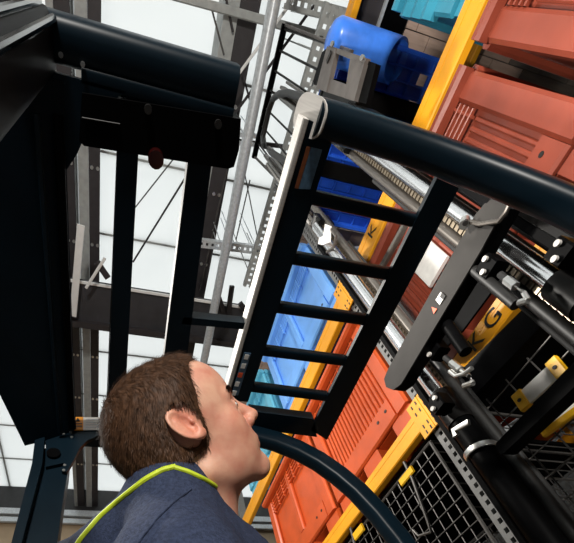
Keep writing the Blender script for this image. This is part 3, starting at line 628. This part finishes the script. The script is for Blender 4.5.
# blue load on the forks
bl = thing('blue_pallet_box', 'blue plastic box with round runner lifted high on the forks', 'box', (1.8, .3, 4.15))
zq = 4.16
g = MB(); nx, ny = 14, 15; x0, x1, y0, y1 = 1.46, 2.45, -.06, 1.02
holes = {(9, 1), (10, 2), (9, 3), (11, 2), (8, 4), (10, 5), (12, 4)}
for i in range(nx):
    for j in range(ny):
        if (i, j) in holes: continue
        g.box((x0 + (x1 - x0) * i / nx, y0 + (y1 - y0) * j / ny, zq + .06), (x0 + (x1 - x0) * (i + 1) / nx, y0 + (y1 - y0) * (j + 1) / ny, zq + .075))
mesh_obj('floor_plate', g, 'blue', bl, 0)
for j in range(ny + 1): mesh_obj('floor_rib', MB().bar((x0, y0 + (y1 - y0) * j / ny, zq + .04), (x1, y0 + (y1 - y0) * j / ny, zq + .04), .012, .04), 'blue', bl)
for i in range(0, nx + 1, 2): mesh_obj('floor_rib', MB().bar((x0 + (x1 - x0) * i / nx, y0, zq + .045), (x0 + (x1 - x0) * i / nx, y1, zq + .045), .012, .03), 'blue', bl)
for a, b_ in (((x0, y0 - .02, zq), (x0 + .02, y1 + .02, zq + .3)), ((x1 - .02, y0 - .02, zq), (x1, y1 + .02, zq + .3)), ((x0, y0 - .02, zq), (x1, y0, zq + .3)), ((x0, y1, zq), (x1, y1 + .02, zq + .3))):
    mesh_obj('side_wall', MB().box(a, b_), 'blue', bl, 0)
ra, rb_ = px(331, 40, z=zq - .05), px(399, 62, z=zq - .05)
ax = unit(rb_ - ra); mb = MB(); nsec = 20
def ringpts(c, r): 
    s = unit(np.cross(ax, (0, 0, 1))); u_ = np.cross(s, ax)
    return [c + s * r * math.cos(2 * math.pi * k / nsec) + u_ * r * math.sin(2 * math.pi * k / nsec) for k in range(nsec)]
sl_ = [ax * (.12 * math.sin(2 * math.pi * k / nsec)) for k in range(nsec)]
cut = lambda r: [p + q for p, q in zip(ringpts(rb_ - ax * .02, r), sl_)]
rings = [ringpts(ra - ax * .02, .06), ringpts(ra, .10), ringpts(ra + ax * .03, .12), cut(.12), cut(.105), ringpts(ra + ax * .1, .10)]
V = [p for r_ in rings for p in r_]; fc = []
for i in range(len(rings) - 1):
    for k in range(nsec): fc.append((i * nsec + k, i * nsec + (k + 1) % nsec, (i + 1) * nsec + (k + 1) % nsec, (i + 1) * nsec + k))
fc += [tuple(range(nsec))[::-1], tuple(5 * nsec + k for k in range(nsec))]
mesh_obj('runner', (V, fc), 'runner', bl)
for yy in (.30, .80): mesh_obj('runner', MB().bar((x0, yy + .06, zq - .0), (x1, yy + .06, zq - .0), .05, .07), 'blue', bl)

# ------------------------------------------------------------------ the man (one body mesh; hair and clothes are its children)
import openvdb
def smin(a, b, k): h = np.clip(.5 + .5 * (b - a) / k, 0, 1); return b * (1 - h) + a * h - k * h * (1 - h)
def smax(a, b, k): return -smin(-a, -b, k)
def ell(P, c, r):
    q = [(P[i] - c[i]) / r[i] for i in range(3)]; k0 = np.sqrt(q[0] ** 2 + q[1] ** 2 + q[2] ** 2)
    return (k0 - 1) * min(r) * .5 + (k0 - 1) * (sum(r) / 3) * .5
def cap_(P, a, b, ra, rb=None):
    rb = ra if rb is None else rb
    a = np.asarray(a, float); b = np.asarray(b, float); d = b - a; L_ = d @ d
    h = np.clip(sum((P[i] - a[i]) * d[i] for i in range(3)) / L_, 0, 1)
    return np.sqrt(sum((P[i] - a[i] - d[i] * h) ** 2 for i in range(3))) - (ra + (rb - ra) * h)
def sph(P, c, r): return np.sqrt(sum((P[i] - c[i]) ** 2 for i in range(3))) - r
def vdb_mesh(fn, lo, hi, vox):
    lo = np.asarray(lo, float); n = np.ceil((np.asarray(hi) - lo) / vox).astype(int) + 1
    P = np.meshgrid(*[(lo[i] + np.arange(n[i]) * vox).astype(np.float32) for i in range(3)], indexing='ij')
    D = fn(P).astype(np.float32)
    g = openvdb.FloatGrid(1.0); g.copyFromArray(np.ascontiguousarray(D)); pts, quads = g.convertToQuads(0.0)
    return np.asarray(pts, float) * vox + lo, [tuple(int(i) for i in q) for q in quads]

HEAD_PX, HEAD_D, TILT, YAW, NOD = (186, 436), .68, 30, 9, 3
r0 = unit(ray(*HEAD_PX)); ec = -r0
er = unit(MR[0] - ec * (MR[0] @ ec)); eu = np.cross(ec, er)
a_ = math.radians(TILT); F0 = math.cos(a_) * er + math.sin(a_) * eu; U0 = -math.sin(a_) * er + math.cos(a_) * eu
y_ = math.radians(YAW); HF = math.cos(y_) * F0 - math.sin(y_) * ec; HR = math.cos(y_) * ec + math.sin(y_) * F0; HU = U0
n_ = math.radians(NOD); HR, HU = math.cos(n_) * HR + math.sin(n_) * HU, math.cos(n_) * HU - math.sin(n_) * HR
HC = HEAD_D * ray(*HEAD_PX)
HM = np.array([HF, HR, HU])                  # rows: forward, right (to the camera), up
to_world = lambda Q: HC + np.asarray(Q) @ HM
def head_sdf(P, ears=True):
    f, r, u = P; S = (f, np.abs(r), u)
    d = ell(P, (-.014, 0, .030), (.100, .077, .089))
    d = smin(d, ell(P, (.042, 0, .042), (.050, .060, .056)), .03)
    d = smin(d, ell(P, (.040, 0, -.022), (.050, .056, .062)), .03)
    d = smin(d, cap_(S, (-.004, .046, -.066), (.070, .014, -.103), .020, .018), .025)
    d = smin(d, ell(P, (.036, 0, -.076), (.050, .046, .036)), .025)
    d = smin(d, sph(P, (.079, 0, -.101), .017), .02)
    d = smin(d, cap_(S, (.081, .010, .023), (.074, .042, .021), .010, .008), .012)
    d = smin(d, sph(S, (.058, .038, -.022), .022), .02)
    d = smin(d, ell(S, (.040, .034, -.050), (.042, .025, .042)), .02)
    d = smax(d, -sph(S, (.098, .033, .003), .016), .012)
    d = smin(d, sph(S, (.077, .032, .002), .0125), .003)
    d = smin(d, cap_(S, (.0805, .022, .0075), (.076, .043, .0055), .0042), .004)
    d = smin(d, cap_(P, (.088, 0, .014), (.112, 0, -.024), .0075, .0105), .010)
    d = smin(d, sph(S, (.101, .010, -.031), .0085), .008)
    d = smax(d, -sph(S, (.108, .0065, -.039), .0035), .004)
    d = smin(d, ell(P, (.082, 0, -.056), (.017, .032, .020)), .014)
    d = smin(d, ell(P, (.0935, 0, -.0575), (.007, .020, .0055)), .004)
    d = smin(d, ell(P, (.0915, 0, -.0690), (.007, .018, .006)), .004)
    d = smax(d, -cap_(P, (.1015, -.022, -.0632), (.1015, .022, -.0632), .0022), .003)
    d = smin(d, cap_(P, (-.038, 0, -.03), (-.100, 0, -.23), .056, .058), .03)
    d = smin(d, cap_(P, (.0, 0, -.085), (-.080, 0, -.22), .036, .046), .035)
    if ears:
        # outer ear, leaning back a little
        c, s = math.cos(.5), math.sin(.5); k_e = 1 / .86
        ef = ((f + .006) * c + (u - .009) * s) * k_e; eu_ = (-(f + .006) * s + (u - .009) * c) * k_e; E = (ef, np.abs(r) - .079 + ef * .35, eu_)
        o = ell(E, (0, 0, 0), (.0195, .0085, .033))
        o = smax(o, -ell(E, (.0025, .008, -.001), (.0115, .0085, .0215)), .004)
        tt = np.sqrt((np.sqrt((ef / .0175) ** 2 + ((eu_ - .002) / .030) ** 2) - 1) ** 2 * .022 ** 2 + (E[1] - .005) ** 2) - .0038
        o = smin(o, np.where(ef > .010, tt + (ef - .010) * .8, tt), .004)
        o = smin(o, sph(E, (.013, .003, -.006), .0048), .004); o = smin(o, ell(E, (.004, .001, -.029), (.0095, .006, .0085)), .006)
        o = smin(o, cap_(E, (-.006, .003, -.014), (-.003, .003, .016), .0035), .004)
        d = smin(d, o, .006)
    return d
vh, qh = vdb_mesh(head_sdf, (-.13, -.115, -.24), (.135, .115, .145), .0022)
# skin tone per vertex (lips, ears, cheeks, stubble, brow)
def gs(c, s): return np.exp(-(((vh[:, 0] - c[0]) / s[0]) ** 2 + ((np.abs(vh[:, 1]) - c[1]) / s[1]) ** 2 + ((vh[:, 2] - c[2]) / s[2]) ** 2))
tone = np.ones((len(vh), 3))
mixt = lambda w_, c: tone * (1 - w_[:, None]) + np.array(c) * w_[:, None]
tone = mixt(gs((.06, .045, -.03), (.04, .03, .03)) * .55, (1.04, .78, .74))
tone = mixt(gs((.11, 0, -.025), (.02, .02, .02)) * .6, (1.02, .74, .70))
tone = mixt(np.clip(gs((-.006, .085, .005), (.028, .018, .04)) * 1.0, 0, 1) * .7, (1.05, .78, .72))
sd_ = np.clip(((vh[:, 0] * .4 - vh[:, 2]) - .045 + .008 * np.sin(vh[:, 0] * 130) * np.sin(vh[:, 2] * 170)) / .04, 0, 1) * np.clip((vh[:, 2] + .135) / .03, 0, 1)
tone = mixt(sd_ * .75, (.84, .78, .76))
tone = mixt(np.clip(gs((.098, 0, -.063), (.012, .022, .010)) * 1.3, 0, 1), (.86, .52, .50))
body = mesh_obj('person', (to_world(vh), qh), 'skin', None, 0)
for p_ in body.data.polygons: p_.use_smooth = True
ca = body.data.color_attributes.new('tone', 'FLOAT_COLOR', 'POINT')
ca.data.foreach_set('color', np.c_[tone, np.ones(len(vh))].astype(np.float32).ravel())
tag(body, 'man with short dark brown hair in a navy top with lime edging, looking up', 'person')
# hair
def hair_edge(f, u, r):                       # > 0 where hair grows
    g = np.interp(u, [-.10, -.086, -.080, -.046, -.040, -.034, -.02, .0, .02, .045, .07, .085, .10, .14], [-.085, -.08, -.062, -.056, -.040, .012, .021, .024, .026, .036, .047, .062, .082, .10])
    g = g - .012 * np.exp(-((np.abs(r) - .045) / .018) ** 2) * (u > .05)
    low = u + .088 + .2 * np.clip(f + .07, -1, 0)
    return np.minimum(g - f, low)
def hair_sdf(P):
    f, r, u = P
    e = hair_edge(f, u, r); th = np.clip(e * .28, -.02, .0085) + .0006 * np.sin(f * 310 + np.sin(u * 190) * 2) * np.sin(r * 270 + u * 150)
    er_ = np.sqrt(((f + .006) / .025) ** 2 + ((u - .009) / .034) ** 2) - 1   # leave the ears free
    keep = np.maximum(-e, (-(er_) * .02) * 1.0)
    d = head_sdf(P, ears=False) - th
    return np.maximum(np.maximum(d, keep), np.where(u < -.02, np.abs(r) - .085, -1))
vq, qq = vdb_mesh(hair_sdf, (-.13, -.095, -.12), (.11, .095, .15), .0022)
hair = mesh_obj('hair', (to_world(vq), qq), 'hair', body, 0)
for p_ in hair.data.polygons: p_.use_smooth = True
hair['label'] = 'short dark brown hair'
# strands standing off the hair shell
q4 = np.array(qq); pc = vq[q4]; cen = pc.mean(1); nrm = np.cross(pc[:, 2] - pc[:, 0], pc[:, 3] - pc[:, 1]); ar = np.linalg.norm(nrm, axis=1); nrm /= np.maximum(ar, 1e-12)[:, None]
if ((cen - A(-.014, 0, .03)) * nrm).sum() < 0: nrm = -nrm
pr = ar / ar.sum(); NS = 22000; idx = rng.choice(len(cen), NS, p=pr); root = cen[idx] + (pc[idx, 0] - cen[idx]) * rng.uniform(-1, 1, (NS, 1)) * .9; nn = nrm[idx]
flow = np.zeros((NS, 3)); up_w = np.clip((root[:, 2] - .06) / .06, 0, 1)
flow[:, 0] = -.35 + 1.0 * up_w; flow[:, 2] = -1 + .8 * up_w; flow[:, 1] = rng.normal(0, .15, NS)
flow -= nn * (flow * nn).sum(1)[:, None]; flow /= np.linalg.norm(flow, axis=1)[:, None] + 1e-9
ln = rng.uniform(.007, .014, NS)[:, None]; dirv = flow * .9 + nn * .42 + rng.normal(0, .16, (NS, 3)); dirv /= np.linalg.norm(dirv, axis=1)[:, None]
sdv = np.cross(dirv, nn); sdv /= np.linalg.norm(sdv, axis=1)[:, None] + 1e-9; wd = .00045
root = root - nn * .001; mid = root + dirv * ln * .55; tipv = root + (dirv * .93 + flow * .3) * ln
SV = np.stack([root - sdv * wd, root + sdv * wd, mid + sdv * wd * .8, mid - sdv * wd * .8, tipv], 1).reshape(-1, 3)
k5 = np.arange(NS)[:, None] * 5
SF = [tuple(q) for q in (k5 + [0, 1, 2, 3]).tolist()] + [tuple(q) for q in (k5 + [3, 2, 4]).tolist()]
tag(mesh_obj('hair_strands', (to_world(SV), SF), 'hair', body, 0), kind='stuff')
# eyebrow and eye
eb = []
for s in (1, -1):
    n_e = 420; t_ = rng.uniform(0, 1, n_e); rt = np.c_[.090 - .016 * t_ ** 1.5, s * (.012 + .036 * t_), .0225 + .006 * np.sin(t_ * 2.6) + rng.uniform(-.004, .004, n_e)]
    lo_, hi_ = np.full(n_e, .04), np.full(n_e, .125)
    for _ in range(22):
        md_ = (lo_ + hi_) / 2; ins = head_sdf((md_, rt[:, 1], rt[:, 2]), ears=False) < 0; lo_ = np.where(ins, md_, lo_); hi_ = np.where(ins, hi_, md_)
    rt[:, 0] = lo_ - .002
    eb.append((rt, s, t_))
eV, eF = [], []
for rt, s, t_ in eb:
    for p_, tt in zip(rt, t_):
        q = p_ + A(.0025, s * .0015, 0); d_ = A(-.004 * tt, s * .008, .004 * (1 - 1.4 * tt)); w_ = A(.0007, 0, .0008); k = len(eV)
        eV += [q - w_, q + w_, q + d_]; eF.append((k, k + 1, k + 2))
mesh_obj('eyebrows', (to_world(np.array(eV)), eF), 'hair', body, 0)
for s in (1, -1):
    mb = MB(); c = A(.0772, s * .032, .002); n = 12; V = []; fc = []
    for i in range(7):
        th_ = math.radians(52) * i / 6
        for k in range(n): ph = 2 * math.pi * k / n; V.append(c + .0128 * A(math.cos(th_), math.sin(th_) * math.cos(ph), math.sin(th_) * math.sin(ph) * .5))
    for i in range(6):
        for k in range(n): fc.append((i * n + k, i * n + (k + 1) % n, (i + 1) * n + (k + 1) % n, (i + 1) * n + k))
    ey = mesh_obj('eye', (to_world(np.array(V)), fc), 'eye', body, 60)
    V2 = [c + .0131 * A(math.cos(.34 * q), math.sin(.34 * q) * math.cos(2 * math.pi * k / n), math.sin(.34 * q) * math.sin(2 * math.pi * k / n)) for q in (.05, .6, 1.2) for k in range(n)]
    fc2 = [(i * n + k, i * n + (k + 1) % n, (i + 1) * n + (k + 1) % n, (i + 1) * n + k) for i in range(2) for k in range(n)] + [tuple(range(n))]
    mesh_obj('iris', (to_world(np.array(V2)), fc2), 'ink', ey, 60)
# navy top
D_ = lambda u, v, d: px(u, v, d=d)
NB = HC - HU * .17
SHR, SHL = D_(178, 575, .535), D_(228, 572, .86)
BACK, UPB = D_(44, 612, .70), D_(172, 492, .66)
HIP = A(.0, .64, -.28); CHEST = D_(222, 614, .70); MIDB = (HIP + (SHR + SHL) / 2) / 2
ELR, ELL_ = A(.16, .30, .06), A(.40, .86, .0)
HDR, HDL = A(.40, .36, -.02), A(.58, .66, .02)
def top_sdf(P):
    d = cap_(P, SHR, SHL, .072, .075)
    d = smin(d, cap_(P, UPB, BACK, .050, .064), .04)
    d = smin(d, cap_(P, UPB, SHR, .050, .078), .05)
    d = smin(d, cap_(P, UPB, CHEST, .045, .09), .05)
    d = smin(d, cap_(P, (SHR + SHL) / 2 + A(0, .02, -.05), MIDB, .125, .14), .08)
    d = smin(d, cap_(P, BACK, MIDB, .08, .12), .08)
    d = smin(d, cap_(P, MIDB, HIP, .14, .15), .08)
    for s_, e_, h_ in ((SHR, ELR, HDR), (SHL, ELL_, HDL)):
        d = smin(d, cap_(P, s_, e_, .066, .050), .04); d = smin(d, cap_(P, e_, h_, .048, .036), .03)
    # neck opening
    w_ = .0012 * np.sin(P[0] * 160 + 3 * np.sin(P[2] * 60)) * np.sin(P[1] * 90 + P[2] * 120)
    return d + w_
allp = np.array([SHR, SHL, BACK, CHEST, HIP, ELR, ELL_, HDR, HDL, NB, UPB])
vt, qt = vdb_mesh(top_sdf, allp.min(0) - .18, allp.max(0) + .18, .0065)
top = mesh_obj('navy_top', (vt, qt), 'fabric', body, 0)
for p_ in top.data.polygons: p_.use_smooth = True
top['label'] = 'navy fleece top'
from mathutils.bvhtree import BVHTree
bv = BVHTree.FromPolygons([Vector(p) for p in vt], qt)
def on_top(u, v, off=.0):
    r_ = Vector(unit(ray(u, v))); h = bv.ray_cast(Vector((0, 0, 0)), r_)
    if h[0] is None:
        p_ = px(u, v, d=.64); h = bv.find_nearest(Vector(p_))
    return np.array(h[0]) + np.array(h[1]) * off
def ribbon(name, pts, wd, m_):
    P2 = []
    for (a0, b0), (a1, b1) in zip(pts[:-1], pts[1:]):
        for k in range(6): P2.append((a0 + (a1 - a0) * k / 6, b0 + (b1 - b0) * k / 6))
    P2.append(pts[-1]); Q = [on_top(*p, off=.001) for p in P2]
    Q = [(Q[max(i - 1, 0)] + Q[i] + Q[min(i + 1, len(Q) - 1)]) / 3 for i in range(len(Q))]
    return mesh_obj(name, MB().tube(Q, wd, 8), m_, top)
ribbon('lime_binding', [(70, 556), (82, 538), (100, 517), (122, 498), (145, 480), (163, 470), (176, 467)], .0042, 'lime')
ribbon('lime_binding', [(172, 467), (188, 472), (204, 479.5), (217, 487.5)], .0036, 'lime')
ribbon('seam', [(192, 489), (176, 501), (158, 518), (140, 541), (132, 556)], .0016, 'fabric')
def hand_sdf(c, dirv, palm):
    dv = unit(dirv); pv = unit(palm); sv = np.cross(dv, pv)
    def fn(P):
        d = cap_(P, c - dv * .03, c + dv * .05, .026, .030)
        for k, (l, o) in enumerate(((.062, -.027), (.072, -.009), (.067, .010), (.052, .027))):
            a = c + dv * .075 + sv * o; b_ = a + dv * l * .5 + pv * .012; e = b_ + dv * l * .3 + pv * .03
            d = smin(d, np.minimum(cap_(P, a, b_, .0095, .009), cap_(P, b_, e, .009, .0075)), .006)
        a = c + dv * .02 - sv * .03; b_ = a + dv * .03 - sv * .022 + pv * .012; d = smin(d, np.minimum(cap_(P, a, b_, .012, .010), cap_(P, b_, b_ + dv * .03 + pv * .008, .010, .008)), .008)
        return d
    return fn
ex_v, ex_f = [], []
for c, dv in ((HDR, HDR - ELR), (HDL, HDL - ELL_)):
    cc = c + unit(dv) * .05; v_, q_ = vdb_mesh(hand_sdf(cc, dv, A(0, 0, -1)), cc - .16, cc + .16, .004); n = len(ex_v); ex_v += v_.tolist(); ex_f += [tuple(i + n for i in q) for q in q_]
mesh_obj('hands', (ex_v, ex_f), 'skin', body, 60)
hm = bpy.data.objects['hands'].data; ca2 = hm.color_attributes.new('tone', 'FLOAT_COLOR', 'POINT'); ca2.data.foreach_set('color', np.ones(len(ex_v) * 4, np.float32))
def leg_sdf(P):
    d = cap_(P, HIP + A(0, -.09, 0), HIP + A(0, .09, 0), .13)
    for s, yk in ((-1, .50), (1, .78)):
        k_ = A(.42, yk, -.30); d = smin(d, cap_(P, HIP + A(0, .09 * s, -.02), k_, .085, .062), .05); d = smin(d, cap_(P, k_, A(.40, yk, -.50), .058, .045), .03)
    return d
vl, ql = vdb_mesh(leg_sdf, (-.18, .3, -.58), (.55, .95, -.08), .01)
mesh_obj('trousers', (vl, ql), 'trousers', body, 60)

# ------------------------------------------------------------------ added fill lamps, to brighten bins and man (out of the picture)
def lamp(loc, label, power, size=.6, aim=(0.9, 1.0, 1.5)):
    t = thing('added_fill_lamp', label, 'lamp', loc, 'added fill lamps over the aisle'); x, y, z = loc
    sh = MB(); n = 20; V = []
    for r, h in ((.10, .30), (.14, .26), (size / 2, .05), (size / 2 + .02, 0), (size / 2, .03), (.12, .22)):
        V += [(x + r * math.cos(2 * math.pi * k / n), y + r * math.sin(2 * math.pi * k / n), z + h) for k in range(n)]
    sh.add(V, [(i * n + k, i * n + (k + 1) % n, (i + 1) * n + (k + 1) % n, (i + 1) * n + k) for i in range(5) for k in range(n)])
    mesh_obj('shade', sh, 'alu', t); mesh_obj('hanger', MB().tube([(x, y, z + .25), (x, y, ZR - .01)], .012, 8, up=(1, 0, 0)), 'galv', t)
    ld = bpy.data.lights.new('added_fill_light', 'AREA'); ld.shape = 'DISK'; ld.size = size * .9; ld.energy = power; ld.color = (1.0, .95, .88)
    lo = bpy.data.objects.new('added_fill_light', ld); C.objects.link(lo); lo.parent = t; lo.location = (0, 0, -.02)
lamp((-2.4, 1.9, 4.6), 'added fill lamp hung unseen left of the truck', FILL_LAMP_POWER)
def added_flood(loc, label, power, aim):  # added flood, unseen behind the camera, to light the man
    x, y, z = loc; t = thing('added_flood', label, 'lamp', (x, y, -1))
    mesh_obj('stand_pole', MB().tube([(x, y, -.7), (x, y, z)], .02, 10, up=(1, 0, 0)), 'dark', t)
    for k in range(3):
        a = 2 * math.pi * k / 3 + .5; mesh_obj('leg', MB().tube([(x, y, -.5), (x + .5 * math.cos(a), y + .5 * math.sin(a), -.99)], .014, 8), 'dark', t)
    d = unit(np.asarray(aim) - np.asarray(loc)); hd = MB().bar(np.asarray(loc) - d * .10, np.asarray(loc) + d * .02, .72, .72, ch=.05)
    mesh_obj('light_head', hd, 'dark', t)
    ld = bpy.data.lights.new('added_flood_light', 'AREA'); ld.shape = 'SQUARE'; ld.size = .62; ld.energy = power; ld.color = (1.0, .96, .90)
    lo = bpy.data.objects.new('added_flood_light', ld); C.objects.link(lo); lo.parent = t
    p = np.asarray(loc) + d * .03; lo.location = (p[0] - x, p[1] - y, p[2] + 1.0)
    lo.rotation_euler = Vector(d).to_track_quat('-Z', 'Y').to_euler()
added_flood((-1.0, -4.0, .9), 'added square fill flood on a tripod behind the camera', 340, (1.0, 1.0, 2.6))
